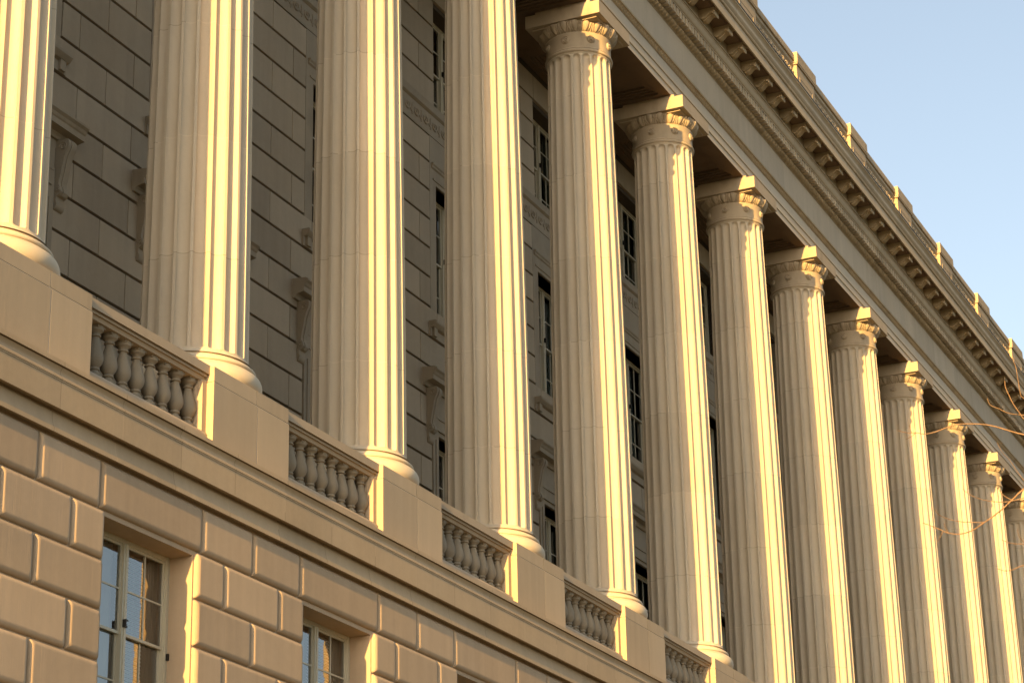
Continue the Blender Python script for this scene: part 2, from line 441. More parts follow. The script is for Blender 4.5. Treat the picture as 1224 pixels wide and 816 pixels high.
pb = thing('parapet_balustrade', par_label(6), 'balustrade', (6, 0, 0), 'roof balustrades between the parapet piers')
m = MB(); m.extr([(-.088, 3.781), (-.090, 3.785), (-.090, 3.815), (-.084, 3.830), (.06, 3.830), (.068, 3.815), (.068, 3.781)], .160, .840)
m.extr([(-.070, 3.731), (-.070, 3.750), (-.080, 3.7605), (-.080, 3.7815), (.055, 3.7815), (.05, 3.731)], .158, .842)
obj('coping', m.mesh('coping', M['para']), pb)
m = MB(); m.box(.158, .842, -.085, .07, 3.335, 3.50); obj('plinth', m.mesh('plinth', M['para']), pb)
bm2 = baluster(3.7305, 3.499, .0245, 'para')
for i in range(10): obj('baluster', bm2, pb, (.5+(i-4.5)*.0655, -.060, 0))
for k in [*range(0, 6), *range(7, 13)]: dup(pb, (k, 0, 0), par_label(k))

# ------------------------------------------------------------------ entablature
ent = thing('entablature', 'long carved stone entablature with dentils and brackets running above all the columns', 'entablature', (0, 0, 0))
m = MB()
m.extr([(-.078, 2.6712), (-.078, 2.7025), (-.0835, 2.7035), (-.0835, 2.7410), (-.0890, 2.7425), (-.0890, 2.8010), (-.092, 2.8030), (-.092, 2.8300), (.149, 2.8300), (.149, 2.7250), (-.045, 2.7250), (-.045, 2.6712)], X0, X1)
obj('architrave', m.mesh('architrave', M['arch']), ent)
# carved leaf moulding on top of the architrave
def xs_(p, n, a=-2.0, b=16.0):
    k = int((b-a)/p*n); return [a+(b-a)*i/k for i in range(k+1)]
m = MB(); pt = 0.0238
prof = [(-.0925, 2.8012), (-.0945, 2.8035), (-.0985, 2.8070), (-.1010, 2.8120), (-.1040, 2.8165), (-.1090, 2.8185), (-.1110, 2.8195), (-.1110, 2.8290), (-.0840, 2.8300)]
amp = [0, .0015, .0042, .0048, .0025, 0, 0, 0, 0]
m.strip(prof, xs_(pt, 8), lambda x, i: (-amp[i]*(abs(math.cos(PI*x/pt))-.6), 0))
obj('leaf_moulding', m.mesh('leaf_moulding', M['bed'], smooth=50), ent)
m = MB(); m.extr([(-.0850, 2.8302), (-.0850, 3.0400), (.149, 3.0400), (.149, 2.8302)], X0, X1)
obj('frieze', m.mesh('frieze', M['frieze']), ent)
m = MB(); pt = 0.0333
prof = [(-.0855, 3.0300), (-.0885, 3.0305), (-.0885, 3.0345), (-.0920, 3.0352), (-.0985, 3.0370), (-.1045, 3.0405), (-.1090, 3.0450), (-.1115, 3.0500), (-.1120, 3.0535), (-.085, 3.0545)]
amp = [0, 0, 0, .004, .009, .011, .011, .008, .002, 0]
m.strip(prof, xs_(pt, 10), lambda x, i: (-amp[i]*(math.sqrt(abs(math.cos(PI*x/pt)))-.7), amp[i]*.5*(1-math.sqrt(abs(math.cos(PI*x/pt))))))
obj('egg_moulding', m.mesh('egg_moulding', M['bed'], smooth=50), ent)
# dentils
m = MB()
m.extr([(-.1000, 3.0540), (-.1120, 3.0540), (-.112, 3.0580), (-.106, 3.0580), (-.106, 3.1010), (.149, 3.1010), (.149, 3.0540)], X0, X1)
obj('dentil_band', m.mesh('dentil_band', M['bed']), ent)  # darker stone than the dentils, painting in the shade of their gaps
m = MB()
x = -2.0
while x < 16.0:
    m.box(x, x+.0245, -.142, -.1055, 3.0605, 3.0995, tint=random.uniform(-.5, .8)); x += 0.04
obj('dentil_course', m.mesh('dentil_course', M['corn']), ent)
m = MB()
pr = [(-.144, 3.1005), (-.144, 3.106)]
for i in range(6):
    a = PI/2*i/5; pr.append((-.1455-.0125*math.sin(a), 3.107+.030*(1-math.cos(a))*1.0))
pr += [(-.1600, 3.1380), (-.1600, 3.1440), (-.1560, 3.1450), (-.1560, 3.1480), (-.1630, 3.1500), (-.1630, 3.1560), (-.1540, 3.1580), (-.1540, 3.2130), (.149, 3.2130), (.149, 3.1005)]
m.extr(pr, X0, X1)
obj('bed_moulding', m.mesh('bed_moulding', M['corn'], smooth=30), ent)
m = MB()
m.extr([(-.255, 3.1970), (-.255, 3.2500), (-.262, 3.2520), (-.262, 3.2560), (.149, 3.2560), (.149, 3.2130), (-.240, 3.2130), (-.243, 3.205), (-.249, 3.1970)], X0, X1)
obj('corona', m.mesh('corona', M['corn']), ent)
m = MB()
pr = [(-.2640, 3.2562), (-.2640, 3.2620), (-.2600, 3.2625), (-.2600, 3.2660)]
for i in range(13):
    t = i/12; pr.append((-.2615-.019*t-.0045*math.sin(2*PI*t), 3.2665+.050*t))
pr += [(-.2835, 3.3172), (-.2835, 3.3290), (.149, 3.3290), (.149, 3.2562)]
m.extr(pr, X0, X1)
obj('crown_moulding', m.mesh('crown_moulding', M['corn'], smooth=30), ent)
m = MB(); m.extr([(-.2865, 3.3268), (-.2865, 3.3315), (-.10, 3.3340), (-.10, 3.3292), (-.2837, 3.3292), (-.2837, 3.3268)], X0, X1)
obj('gutter_flashing', m.mesh('gutter_flashing', M['lead']), ent)
# modillions
m = MB()
pr = [(-.2335, 3.2120), (-.2335, 3.1790), (-.2320, 3.1765), (-.2290, 3.1765), (-.2255, 3.1800), (-.2210, 3.1850), (-.2140, 3.1875), (-.2060, 3.1850), (-.1980, 3.1780), (-.1900, 3.1690), (-.1800, 3.1625), (-.1690, 3.1610), (-.1600, 3.1650), (-.1550, 3.1720), (-.1550, 3.2120)]
m.extr(pr, -.031, .031)
m.extr([(y+(-.0028 if y > -.23 else -.0015), z-.0035) for y, z in pr[1:14]]+[(-.158, 3.19), (-.229, 3.19)], -.015, .015)
m.box(-.036, .036, -.2385, -.155, 3.2065, 3.2140)
mod = m.mesh('modillion', M['modi'], smooth=35)
for i in range(80):
    obj('modillion', mod, ent, (-.9+.2*i, 0, 0))
# dark panels between the modillions, soffit shade put in as colour
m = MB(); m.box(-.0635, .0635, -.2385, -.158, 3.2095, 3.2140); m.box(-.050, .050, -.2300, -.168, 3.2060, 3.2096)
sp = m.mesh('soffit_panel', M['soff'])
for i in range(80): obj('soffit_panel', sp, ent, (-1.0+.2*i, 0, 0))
# ceiling of the portico with sunk panels
m = MB()
for k in range(-3, 16):
    a = k+.20; b = k+.80
    m.box(k-.20, a, -.0775, .39, 2.6705, 2.70)
    m.box(a, b, -.0775, -.030, 2.6705, 2.70); m.box(a, b, .355, .39, 2.6705, 2.70)
    for j, (q, zz) in enumerate(((.0, 2.680), (.016, 2.686), (.030, 2.692))):
        w = .0165
        m.box(a+q, a+q+w, -.030+q, .355-q, zz, 2.705); m.box(b-q-w, b-q, -.030+q, .355-q, zz, 2.705)
        m.box(a+q+w, b-q-w, -.030+q, -.030+q+w, zz, 2.705); m.box(a+q+w, b-q-w, .355-q-w, .355-q, zz, 2.705)
    m.box(a, b, -.03, .355, 2.703, 2.72)
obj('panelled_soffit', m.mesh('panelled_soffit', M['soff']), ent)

# ------------------------------------------------------------------ the building itself
bld = thing('office_building', 'monumental pale stone government building with rusticated lower wall and tall windows behind the columns', 'building', (0, 0, 0))
# lower rusticated wall
YF, YB = -.1800, -.1655
def pillow(mb, x0, x1, z0, z1, r=.0155, g=.0020):
    x0 += g; x1 -= g; z0 += g; z1 -= g
    t = random.uniform(-1, 1)*.55
    rings = []
    for i in range(7):
        a = PI/2*i/6
        ins = r*(1-math.cos(a)) if True else 0
        y = YB+.0005-(abs(YF-YB))*math.sin(a)
        rings.append((ins, y))
    vs = []; 
    def rect(ins, y):
        c = min(r, .010)*1.0
        xa, xb, za, zb = x0+ins, x1-ins, z0+ins, z1-ins
        pts = []
        rr = .0045+ins*.35
        for (cx, cz, a0) in ((xb-rr, zb-rr, 0), (xa+rr, zb-rr, 90), (xa+rr, za+rr, 180), (xb-rr, za+rr, 270)):
            for q in (0, 30, 60, 90):
                a = math.radians(a0+q); pts.append((cx+rr*math.cos(a), y, cz+rr*math.sin(a)))
        return pts
    for ins, y in rings: vs += rect(ins, y)
    n = 16
    fs = [(j*n+i, j*n+(i+1) % n, (j+1)*n+(i+1) % n, (j+1)*n+i) for j in range(len(rings)-1) for i in range(n)]
    fs.append(tuple(range((len(rings)-1)*n, len(rings)*n)))
    mb.add(vs, fs, t)
ZT = -.4225; PH = .1270
rows = [ZT-PH*i for i in range(17)]
WT, WB = -.5605, -1.452        # window head and sill
WX0, WX1 = .2915, .7085
m = MB()
KA, KB = -3, 8
for k in range(KA, KB+6):
    for r in range(16):
        z1, z0 = rows[r], rows[r+1]
        hasw = (1 <= r <= 7) or (11 <= r <= 15)
        if r in (0, 10):
            cuts = [0, .2620, .7380, 1.0]
            seg = [(cuts[i], cuts[i+1]) for i in range(3)]
        elif hasw:
            seg = [(0, WX0-.004), (WX1+.004, 1)] if r % 2 == 0 else [(-.145, .145), (.145, WX0-.004), (WX1+.004, .855)]
        else:
            seg = [(0, .3333), (.3333, .6667), (.6667, 1)] if r % 2 == 0 else [(-.145, .145), (.145, .5), (.5, .855)]
        for a, b in seg: pillow(m, k+a, k+b, z0, z1)
obj('rusticated_wall', m.mesh('rusticated_wall', M['rust'], smooth=40), bld)
# wall core behind the blocks, with window openings
m = MB(); K0, K1 = -6, 19
def core(mb, k, y0, y1, zlo, zhi, openings):
    """openings: sorted list of (x0,x1,z0,z1) inside this bay"""
    z = zlo
    for (a, b, c, d) in openings:
        if c > z: mb.box(k, k+1, y0, y1, z, c)
        mb.box(k, k+a, y0, y1, c, d); mb.box(k+b, k+1, y0, y1, c, d)
        z = d
    if zhi > z: mb.box(k, k+1, y0, y1, z, zhi)
for k in range(-6, 19):
    core(m, k, YB, .02, -2.47, -.30, [(WX0, WX1, -2.45, rows[11]-.0225), (WX0, WX1, WB, WT)] if KA <= k < 14 else [])
obj('wall_core', m.mesh('wall_core', M['rust']), bld)
m = MB(); m.extr([(-.20, -Z0/S), (-.20, -2.50), (-.185, -2.47), (.02, -2.47), (.02, -Z0/S)], -6, 19)
obj('stone_plinth', m.mesh('stone_plinth', M['ped']), bld)
m = MB()
for k in (0,): m.extr([(-.185, WB-.035), (-.185, WB-.006), (-.178, WB), (-.06, WB), (-.06, WB-.035)], k+.272, k+.728)
sm = m.mesh('window_sill', M['belt'])
for k in range(KA, 14): obj('window_sill', sm, bld, (k, 0, 0))
# belt course
m = MB()
pr = [(-.2150, -.2475), (-.2150, -.2593), (-.2125, -.2593), (-.2125, -.2570), (-.2040, -.2570), (-.2100, -.2610)]
for i in range(9):
    t = i/8; pr.append((-.2085+.0060*math.sin(t*PI)-.0008*t, -.2615-.0255*t))
pr += [(-.2105, -.2872), (-.2105, -.2925), (-.2085, -.2930), (-.2085, -.2968), (-.2070, -.2972), (-.2070, -.3657), (-.2015, -.3657), (-.2015, -.3600), (-.1800, -.3600), (-.1800, -.3690)]
for i in range(8):
    t = i/7; pr.append((-.1845-.0065*t*t, -.3690-.0400*t))
pr += [(-.1930, -.4098), (-.1930, -.4212), (-.1885, -.4212), (-.1885, -.4165), (-.1680, -.4165), (-.1680, -.4260), (.02, -.4260), (.02, -.2475)]
m.extr(pr, -6, 19)
obj('belt_course', m.mesh('belt_course', M['belt'], smooth=25), bld)
m = MB(); m.box(-6, 19, -.07, .394, -.30, -.252); obj('portico_floor', m.mesh('portico_floor', M['wall']), bld)

# upper wall in the shade of the portico
YW = .382
m = MB(); mg = MB()
O1 = (.290, .710, -.2520, .6230); O2 = (.297, .703, 1.120, 1.680); O3 = (.2855, .7145, 2.005, 2.4957)
def sub(seg, hole):
    out = []
    for a, b in seg:
        if hole[1] <= a or hole[0] >= b: out.append((a, b)); continue
        if a < hole[0]: out.append((a, hole[0]))
        if b > hole[1]: out.append((hole[1], b))
    return out
for k in range(-3, 15):
    for q in range(-12, 13):
        z0 = 1.137+.125*q; z1 = z0+.125
        if z1 > 2.69: continue
        if z0 >= 1.875 and z1 <= 2.02: continue
        lo, hi = z0, z1
        if lo < 1.88 and hi > 1.88: hi = 1.8805
        j = [-.147, .147, .441, .559, .853] if q % 2 == 0 else [0, .294, .706, 1]
        seg = [(j[i], j[i+1]) for i in range(len(j)-1) if not (abs(j[i]-.441) < 1e-6)]
        if q % 2 == 0: seg = [(-.147, .147), (.147, .441), (.441, .559), (.559, .853)]
        # holes
        mid = (lo+hi)/2
        hl = []
        if mid < .60+.19: hl.append((.240, .760))
        elif mid < .82: hl.append((.1975, .8025))
        if 1.075 < mid < 1.88: hl.append((.240, .760))
        if mid > 2.0 and lo < O3[3]-.02: hl.append((O3[0], O3[1]))
        for h in hl: seg = sub(seg, h)
        for a, b in seg:
            if b-a < .01: continue
            m.cbox(k+a+.0020, k+b-.0020, YW, YW+.013, lo+.0049, hi-.0049, .0012, tint=random.uniform(-.7, .7))
obj('block_facing', m.mesh('block_facing', M['wall'], smooth=30), bld)
m = MB()
for k in range(-6, 19):
    core(m, k, YW+.0125, YW+.12, -.30, 2.72, [O1, O2, O3] if -3 <= k < 15 else [])
obj('portico_wall_core', m.mesh('portico_wall_core', M['groove']), bld)
# flat surrounds beside the windows
m = MB()
for k in (0,):
    for (a, b) in ((.243, O2[0]), (O2[1], .757)): m.box(k+a, k+b, YW+.002, YW+.075, 1.075, 1.8815)
    m.box(k+O2[0], k+O2[1], YW+.002, YW+.075, O2[3], 1.8815); m.box(k+O2[0], k+O2[1], YW+.002, YW+.075, 1.075, O2[2])
    m.extr([(YW+.003, 1.742), (YW-.004, 1.748), (YW-.004, 1.754), (YW-.009, 1.760), (YW-.009, 1.766), (YW+.003, 1.768)], k+.256, k+.744)
    m.extr([(YW+.003, 1.695), (YW-.002, 1.697), (YW-.002, 1.703), (YW+.003, 1.705)], k+.27, k+.73)
    for (a, b) in ((.243, O1[0]), (O1[1], .757)): m.box(k+a, k+b, YW-.004, YW+.075, -.252, .70)
    for (a, b) in ((.262, .270), (.730, .738)): m.box(k+a, k+b, YW-.008, YW, -.252, .60)
    m.box(k+.243, k+.757, YW-.001, YW+.075, O1[3], .792); 
    m.box(k+.25, k+.75, YW-.006, YW+.0, .690, .700)
    m.box(k+.26, k+.74, YW-.009, YW+.0, .640, .648)
    for (a, b) in ((O3[0]-.004, O3[0]+.0), (O3[1], O3[1]+.004)): m.box(k+a, k+b, YW+.004, YW+.075, O3[2], O3[3])
sm = m.mesh('window_surround', M['trim'])
for k in range(-3, 15): obj('window_surround', sm, bld, (k, 0, 0))
m = MB()
for k in (0,):
    m.extr([(YW-.030, 1.060), (YW-.033, 1.064), (YW-.033, 1.0725), (YW-.028, 1.075), (YW+.01, 1.075), (YW+.01, 1.013), (YW-.008, 1.013), (YW-.008, 1.046), (YW-.020, 1.050)], k+.221, k+.779)
    m.box(k+.235, k+.262, YW-.018, YW+.002, 1.016, 1.05); m.box(k+.738, k+.765, YW-.018, YW+.002, 1.016, 1.05)
sm = m.mesh('window_sill', M['trim'])
for k in range(-3, 15): obj('window_sill', sm, bld, (k, 0, 0))
# ornament band
m = MB()
m.extr([(YW+.001, 1.884), (YW+.001, 1.979), (YW-.004, 1.981), (YW-.010, 1.986), (YW-.010, 1.996), (YW-.016, 2.002), (YW-.016, 2.0115), (YW-.008, 2.0150), (YW+.02, 2.0150), (YW+.02, 1.884)], -3, 15)
def arc_tube(mb, cx, cz, R, a0, a1, r, y, n=8):
    pts = [(cx+R*math.cos(math.radians(a0+(a1-a0)*i/n)), y, cz+R*math.sin(math.radians(a0+(a1-a0)*i/n))) for i in range(n+1)]
    mb.tube(pts, [r*(.35+.65*math.sin(PI*(i+.5)/(n+1))) for i in range(n+1)], 5)
for i in range(int(13*12.4)):
    cx = -.5+.0806*i; cz = 1.938
    arc_tube(m, cx, cz, .019, 150, 400, .0050, YW)
    arc_tube(m, cx, cz+.004, .007, 0, 330, .0045, YW, 6)
    arc_tube(m, cx+.0403, cz-.004, .013, 190, 350, .0035, YW, 6)
    m.tube([(cx+.0403, YW, cz-.03), (cx+.0403, YW-.001, cz+.02)], [.003, .0012], 5)
obj('ornament_band', m.mesh('ornament_band', M['trim'], smooth=50), bld)
# hoods over the portico doors, on scroll consoles
hood = MB()
hood.extr([(.320, .848), (.320, .8550), (.330, .860), (.394, .866), (.394, .792), (.372, .792), (.368, .800), (.362, .806), (.338, .8105), (.336, .8105), (.336, .829), (.332, .833), (.328, .841)], .161, .839)
hm = hood.mesh('hood', M['trim'])
con = MB()
pr = [(.394, .792), (.342, .792), (.337, .785), (.336, .772), (.340, .760), (.347, .748), (.352, .730), (.356, .708), (.361, .682), (.366, .660), (.366, .648), (.360, .638), (.358, .626), (.364, .616), (.373, .612), (.374, .600), (.370, .588), (.374, .576), (.382, .571), (.394, .571)]
con.extr(pr, -.0205, .0205)
con.extr([(y-.003, z-.002) for y, z in pr[1:14]]+[(.38, .63), (.38, .78)], -.008, .008)
for sx in (-1, 1):
    for cy, cz, R in ((.356, .770, .0150), (.368, .632, .0085)):
        pts = [(sx*.0212, cy+R*(1-i/18)*math.cos(i*.75), cz+R*(1-i/18)*math.sin(i*.75)) for i in range(15)]
        con.tube(pts, [.0022]*15, 5)
cm = con.mesh('console', M['trim'], smooth=40)
for k in range(-2, 13):
    obj('hood', hm, bld, (k, 0, 0))
    obj('console', cm, bld, (k+.2185, 0, 0)); obj('console', cm, bld, (k+.7815, 0, 0))

# windows -------------------------------------------------------------
def make_window(w, h, depth, rows_n, style):
    """meshes for a window: width w, height h, local origin at sill centre, front of frame at y=0"""
    fr = MB(); f = .0105
    fr.box(-w/2, -w/2+f*1.9, 0, .02, 0, h); fr.box(w/2-f*1.9, w/2, 0, .02, 0, h)
    fr.box(-w/2+f*1.9, w/2-f*1.9, 0, .02, h-f*1.2, h); fr.box(-w/2+f*1.9, w/2-f*1.9, 0, .02, 0, f*1.2)
    cw = .0105
    fr.box(-cw, cw, -.003, .0195, f*1.2, h-f*1.2)
    fr.box(-.003, .003, -.0055, -.002, f*1.2, h-f*1.2)
    fr.box(-w/2+f*1.2, -w/2+f*1.5, -.003, .001, 0, h); fr.box(w/2-f*1.5, w/2-f*1.2, -.003, .001, 0, h)
    meet = h-2*.1165-f*1.2 if style == 'low' else h*.52
    sa = MB()
    for s_ in (-1, 1):
        xa = cw if s_ == 1 else -w/2+f*1.9; xb = w/2-f*1.9 if s_ == 1 else -cw
        st = .006
        for (z0, z1, y) in ((meet-.004, h-f*1.2, .004), (f*1.2, meet+.004, .0115)):
            sa.box(xa, xa+st, y, y+.007, z0, z1); sa.box(xb-st, xb, y, y+.007, z0, z1)
            sa.box(xa+st, xb-st, y, y+.007, z1-st*1.1, z1); sa.box(xa+st, xb-st, y, y+.007, z0, z0+st*1.2)
            mx = (xa+xb)/2; sa.box(mx-.0022, mx+.0022, y+.001, y+.0065, z0+st*1.2, z1-st*1.1)
            nr = 2 if style == 'low' and y < .01 else max(2, round((z1-z0)/.118))
            for i in range(1, nr):
                zz = z0+(z1-z0)*i/nr; sa.box(xa+st, xb-st, y+.0015, y+.006, zz-.0022, zz+.0022)
    gl = MB()
    for (z0, z1, y) in ((meet, h-f*1.2, .0075), (f*1.2, meet, .015)):
        for s_ in (-1, 1):
            xa = cw if s_ == 1 else -w/2+f*1.9; xb = w/2-f*1.9 if s_ == 1 else -cw
            gl.add([(xa, y, z0), (xb, y, z0), (xb, y, z1), (xa, y, z1)], [(0, 1, 2, 3)])
    la = MB(); la.box(-.007, .006, -.010, -.003, meet+.014, meet+.020); la.box(-.007, -.0045, -.014, -.003, meet+.014, meet+.034); la.box(-.007, .006, -.012, -.003, meet+.030, meet+.034)
    # curtains: wavy cloth; venetian blind: slats
    cu = MB(); n = 60; xa, xb = -w/2+.012, -.010
    def cloth(mb, xa, xb, y, z0, z1, amp, waves):
        vs = []
        for i in range(n+1):
            x = xa+(xb-xa)*i/n; ph = 2*PI*waves*i/n
            dy = amp*math.sin(ph)+amp*.4*math.sin(ph*2.3+1)
            vs += [(x, y+dy, z0), (x+.001*math.sin(ph*.7), y+dy*1.1, z1)]
        mb.add(vs, [(2*i, 2*i+2, 2*i+3, 2*i+1) for i in range(n)])
    cloth(cu, xa, xb, .036, .0, h-.01, .004, 9)
    dc = MB(); cloth(dc, w/2-.085, w/2-.012, .036, 0, h-.01, .006, 4)
    vb = MB(); z = .02; 
    while z < h-.025:
        vb.add([(.004, .0285, z), (w/2-.078, .0285, z), (w/2-.078, .0325, z+.0085), (.004, .0325, z+.0085)], [(0, 1, 2, 3)]); z += .0098
    hi_ = MB(); hi_.box(w/2-.006, w/2-.002, -.008, .0, meet-.03, meet-.012)
    rm_ = MB(); d = .30
    rm_.add([(-w/2-.05, .05, -.05), (w/2+.05, .05, -.05), (w/2+.05, .05+d, -.05), (-w/2-.05, .05+d, -.05), (-w/2-.05, .05, h+.05), (w/2+.05, .05, h+.05), (w/2+.05, .05+d, h+.05), (-w/2-.05, .05+d, h+.05)],
            [(0, 1, 2, 3), (4, 5, 6, 7), (0, 3, 7, 4), (1, 2, 6, 5), (3, 2, 6, 7)])
    return dict(frame=fr.mesh('frame', M['paint']), sash=sa.mesh('sash', M['paint']), pane=gl.mesh('pane', M['glass'], recalc=False), latch=la.mesh('latch', M['iron']), hinge=hi_.mesh('hinge', M['iron']),
                curtain=cu.mesh('curtain', M['curtain'], smooth=60), side=dc.mesh('curtain', M['dcurtain'], smooth=60), blind=vb.mesh('blind', M['blind']), room=rm_.mesh('room_lining', M['dark']))
def window(ms, loc, parts, nm='window'):
    w_ = obj(nm, ms['frame'], bld, loc)
    for p in parts:
        obj({'side': 'curtain', 'room': 'room_lining'}.get(p, p), ms[p], w_)
    return w_
wl = make_window(WX1-WX0, WT-WB, 0, 8, 'low')
w1 = make_window(O1[1]-O1[0], O1[3]-O1[2], 0, 6, 'up')
w2 = make_window(O2[1]-O2[0], O2[3]-O2[2], 0, 4, 'up')
w3 = make_window(O3[1]-O3[0], O3[3]-O3[2], 0, 4, 'up')
ALLP = ('sash', 'pane', 'latch', 'hinge', 'curtain', 'side', 'blind', 'room')
for k in range(-1, 6): window(wl, (k+.5, -.095, WB), ALLP)
for k in range(0, 12):
    window(w1, (k+.5, YW+.070, O1[2]), ('sash', 'pane', 'latch', 'side', 'room'))
    window(w2, (k+.5, YW+.070, O2[2]), ('sash', 'pane', 'latch', 'blind', 'curtain', 'room') if k % 2 == 1 else ('sash', 'pane', 'latch', 'blind', 'side', 'room'))
    window(w3, (k+.5, YW+.070, O3[2]), ('sash', 'pane', 'latch', 'side', 'room'))
# roof, rear and end walls
m = MB(); m.box(-6, 19, .145, 8, 3.24, 3.33); obj('roof', m.mesh('roof', M['roofing']), bld)
m = MB(); m.box(-6, 19, 7.9, 8, -Z0/S, 3.239); m.box(-6.02, -5.92, -.15, 8, -Z0/S, 3.02); m.box(18.92, 19.02, -.15, 8, -Z0/S, 3.02)
obj('rear_walls', m.mesh('rear_walls', M['wall']), bld)
m = MB(); m.extr([(.078, 3.335), (.078, 3.730), (.30, 3.80), (7.5, 3.90), (7.5, 3.335)], -6, 19); obj('attic_roof', m.mesh('attic_roof', M['lead']), bld)
m = MB(); m.box(-6, 19, .149, .52, 2.721, 3.239); obj('attic_wall', m.mesh('attic_wall', M['wall']), bld)

# ------------------------------------------------------------------ camera
f, ya, pi_, ro, cx, cy, cz = 2.8158, 0.42368, 0.36361, -0.02182, -4.4179, -3.4155, -2.263
f, ya, pi_, ro, cx, cy, cz = CAMP if 'CAMP' in globals() else (f, ya, pi_, ro, cx, cy, cz)
fw = Vector((math.cos(pi_)*math.cos(ya), math.cos(pi_)*math.sin(ya), math.sin(pi_)))
rt = Vector((math.sin(ya), -math.cos(ya), 0)); up = rt.cross(fw)
r2 = math.cos(ro)*rt+math.sin(ro)*up; u2 = -math.sin(ro)*rt+math.cos(ro)*up
cam = bpy.data.cameras.new('camera'); co = bpy.data.objects.new('camera', cam); C.objects.link(co)
mat = Matrix((r2, u2, -fw)).transposed().to_4x4()
camloc = Vector((cx*S, cy*S, cz*S+Z0)); mat.translation = camloc; co.matrix_world = mat
cam.sensor_width = 36; cam.lens = f*1000/1224*36; cam.clip_end = 5000; cam.clip_start = 0.1
cam.dof.use_dof = True; cam.dof.focus_distance = 33; cam.dof.aperture_fstop = 16
scene.camera = co

# ------------------------------------------------------------------ bare tree at the right
def px(u, v, d):
    """point at distance d metres in front of the camera, seen at photo pixel (u,v)"""
    return camloc+(fw+r2*((u-612)/(f*1000))-u2*((v-408)/(f*1000)))*d
tree = bpy.data.objects.new('bare_tree', None); C.objects.link(tree)
tag(tree, 'leafless tree reaching in from the right photo edge with thin sunlit tan twigs', 'tree')
base = px(1620, 1500, 12.5); base.z = 0
tree.location = base
def smoothpts(P, n=5):
    out = []
    for i in range(len(P)-1):
        p0, p1, p2, p3 = P[max(i-1, 0)], P[i], P[i+1], P[min(i+2, len(P)-1)]
        for j in range(n):
            t = j/n
            out.append(0.5*((2*p1)+(p2-p0)*t+(2*p0-5*p1+4*p2-p3)*t*t+(3*p1-p0-3*p2+p3)*t*t*t))
    out.append(P[-1]); return out
def limb(name, pts, r0, r1, mat='bark', parent=None, n=6):
    P = smoothpts([Vector(p) for p in pts]); m = MB()
    k = len(P)-1
    m.tube([tuple(p-base) for p in P], [r0+(r1-r0)*(i/k)**.8 for i in range(k+1)], n)
    o = obj(name, m.mesh(name, M[mat], smooth=60, scale=1.0), parent or tree); return P
fork = px(1560, 980, 12.5)
trunk = limb('trunk', [base, base.lerp(fork, .5)+Vector((.05, .03, 0)), fork], .17, .11, 'trunkbark', n=10)
la_ = limb('branch', [fork, px(1500, 820, 12.4), px(1420, 700, 12.3), px(1350, 600, 12.2), px(1310, 500, 12.1), px(1290, 400, 12.0), px(1285, 300, 12)], .075, .008, n=8)
lb_ = limb('branch', [fork, px(1600, 760, 12.8), px(1590, 560, 13.0), px(1560, 360, 13.1), px(1540, 150, 13.2), px(1545, -60, 13.2)], .085, .012, 'trunkbark', n=8)
lc_ = limb('branch', [px(1590, 560, 13.0), px(1660, 430, 12.8), px(1740, 280, 12.6), px(1790, 80, 12.5)], .05, .008, n=8)
ld_ = limb('branch', [px(1420, 700, 12.3), px(1350, 690, 12.0), px(1290, 672, 11.8), px(1240, 655, 11.7)], .022, .0045)
TW = [([(1350, 600), (1280, 560), (1252, 566), (1224, 584), (1211, 596), (1199.3, 607), (1187.5, 616.5), (1175.8, 624.6), (1162.5, 633.4), (1147.8, 637.8), (1134.6, 637), (1127, 634), (1112.5, 628), (1103, 624.6)], .011, .0032, 12.0),
      ([(1127, 635), (1124, 641), (1120.6, 647)], .0035, .002, 12.0),
      ([(1134, 637), (1130, 630), (1128.5, 625)], .003, .002, 12.0),
      ([(1175.8, 624.2), (1158, 623.8), (1143.4, 622.4), (1130, 618.7), (1120.6, 613.5), (1118, 608)], .0045, .0022, 12.0),
      ([(1252, 584), (1238, 592), (1224, 595), (1211, 598), (1200.8, 599.6), (1184.6, 598.8), (1171, 596), (1158, 590), (1150.8, 584)], .0060, .0022, 11.9),
      ([(1211, 598), (1203, 594), (1197, 589), (1193, 583)], .0055, .0025, 11.9),
      ([(1240, 655), (1224, 650), (1214, 649.6), (1205, 648), (1196, 644)], .0045, .0022, 11.7),
      ([(1290, 672), (1250, 672), (1224, 675.5), (1218.5, 677), (1209.4, 680.8), (1200, 681.6), (1192, 679)], .007, .0025, 11.7),
      ([(1310, 520), (1262, 527), (1224, 519.3), (1211, 516), (1197.5, 512), (1187, 509), (1172, 506.8), (1146, 506.8), (1131, 511), (1118, 516), (1106, 518.5), (1095, 517), (1084, 517), (1072, 514)], .010, .0026, 12.1),
      ([(1095, 517), (1090, 521), (1083, 525)], .0038, .0022, 12.1),
      ([(1090, 517), (1088, 512), (1087, 508)], .0035, .002, 12.1),
      ([(1300, 480), (1260, 497), (1224, 496), (1206, 493.7), (1194, 488.4), (1183.6, 483.8), (1180, 476)], .0065, .0025, 12.1),
      ([(1262, 520), (1240, 512), (1224, 500.6), (1218.5, 493), (1211, 482.3), (1206.4, 473), (1201.8, 462.6), (1201, 455)], .0070, .0035, 12.0),
      ([(1300, 500), (1245, 492), (1224, 476), (1220, 471.7), (1217, 455), (1214, 438), (1209.4, 427.6)], .0060, .0025, 12.0),
      ([(1252, 600), (1232, 583), (1218, 566), (1207, 550), (1198, 540), (1192, 529)], .0040, .002, 11.8),
      ([(1224, 648), (1218, 640), (1216, 632)], .003, .0018, 11.7)]
for pts, r0, r1, d in TW:
    dd = [d+.25*math.sin(i*1.1+r0*900)*.5 for i in range(len(pts))]
    if len(pts) < 4: dd = [d]*len(pts)
    limb('twig', [px(u, v, d) for (u, v) in pts], r0*.50, r1*.62)
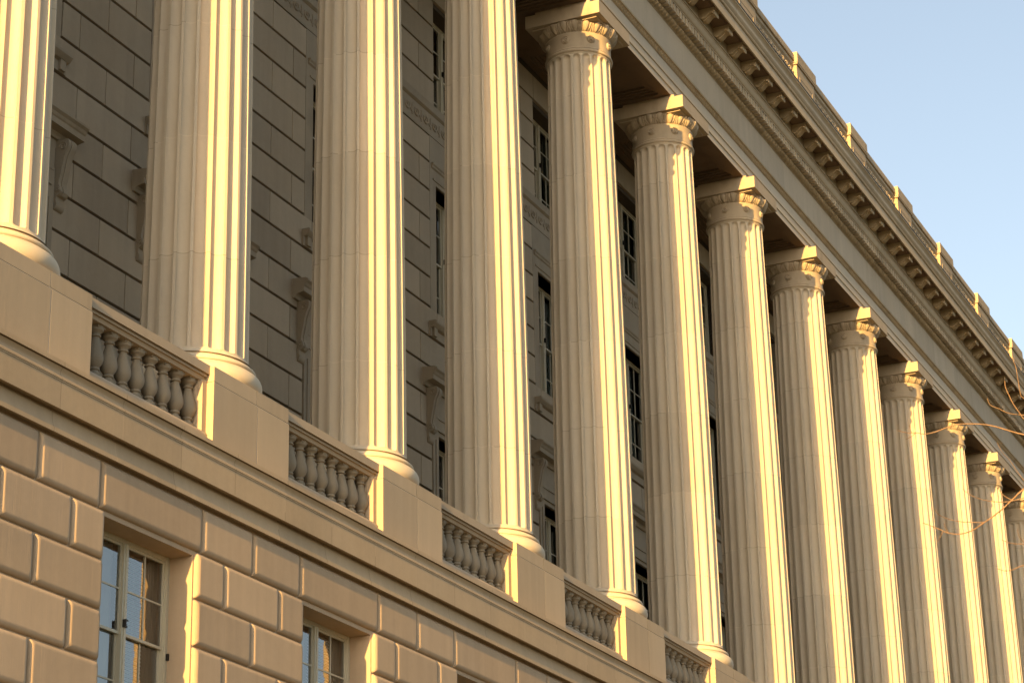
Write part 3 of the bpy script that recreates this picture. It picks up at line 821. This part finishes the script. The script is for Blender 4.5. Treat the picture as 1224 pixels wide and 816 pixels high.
# the rest of the crown, outside the photo's right edge
def rand_twigs(P, n, L, r):
    for i in range(n):
        q = P[random.randint(len(P)//4, len(P)-1)]
        d = (r2*random.uniform(.1, 1.0)+Vector((0, 0, 1))*random.uniform(-.1, 1)+fw*random.uniform(-.9, .9)).normalized()
        l = L*random.uniform(.5, 1)
        a = q+d*l*.5+Vector((0, 0, -.03)); b = q+d*l+Vector((random.uniform(-.1, .1), random.uniform(-.1, .1), .08))
        tw = limb('twig', [q, a, b], r, .002)
for P_, n_ in ((lb_, 12), (lc_, 8)): rand_twigs(P_, n_, 1.6, .011)

# ------------------------------------------------------------------ ground
def struct(name, mb, mat):
    o = obj(name, mb.mesh(name, mat, scale=1.0)); o['kind'] = 'structure'; return o
m = MB(); m.add([(-1500, -1500, -.16), (1500, -1500, -.16), (1500, 1500, -.16), (-1500, 1500, -.16)], [(0, 1, 2, 3)]); struct('ground', m, M['grass'])
m = MB(); m.box(-40, 110, -3.2, -.75, -.15, 0); struct('pavement', m, M['pave'])
m = MB(); m.add([(-200, -26, -.13), (300, -26, -.13), (300, -15.6, -.13), (-200, -15.6, -.13)], [(0, 1, 2, 3)]); struct('road', m, M['asphalt'])
m = MB(); m.box(-200, 300, -15.6, -12.6, -.15, -.006); struct('footway', m, M['pave'])

# ------------------------------------------------------------------ light
az = math.atan(0.063); el = math.atan(2.75*math.sin(az))
D = Vector((-math.cos(el)*math.cos(az), -math.cos(el)*math.sin(az), math.sin(el)))
sl = bpy.data.lights.new('sun', 'SUN'); so = bpy.data.objects.new('sun', sl); C.objects.link(so)
sl.energy = 5.0; sl.angle = math.radians(0.5); sl.color = (1.0, 0.585, 0.17)
so.rotation_euler = D.to_track_quat('Z', 'Y').to_euler(); so.location = (-30, -20, 40)
w = bpy.data.worlds.new('World'); scene.world = w; w.use_nodes = True
nt = w.node_tree; bg = nt.nodes['Background']
sky = nt.nodes.new('ShaderNodeTexSky'); sky.sky_type = 'NISHITA'; sky.sun_disc = False
sky.sun_elevation = el; sky.sun_rotation = math.atan2(D.x, D.y)
sky.air_density = 1.0; sky.dust_density = 1.6; sky.ozone_density = 1.0; sky.altitude = 20
hs = nt.nodes.new('ShaderNodeHueSaturation'); hs.inputs['Saturation'].default_value = 0.68; hs.inputs['Value'].default_value = 1.06
nt.links.new(sky.outputs[0], hs.inputs['Color']); nt.links.new(hs.outputs[0], bg.inputs[0]); bg.inputs[1].default_value = 0.101
scene.view_settings.view_transform = 'Standard'; scene.view_settings.look = 'None'
scene.view_settings.exposure = 1.40; scene.view_settings.gamma = 1; scene.view_settings.use_curve_mapping = False
scene.render.engine = 'CYCLES'
scene.cycles.max_bounces = 8; scene.cycles.diffuse_bounces = 5; scene.cycles.transparent_max_bounces = 12
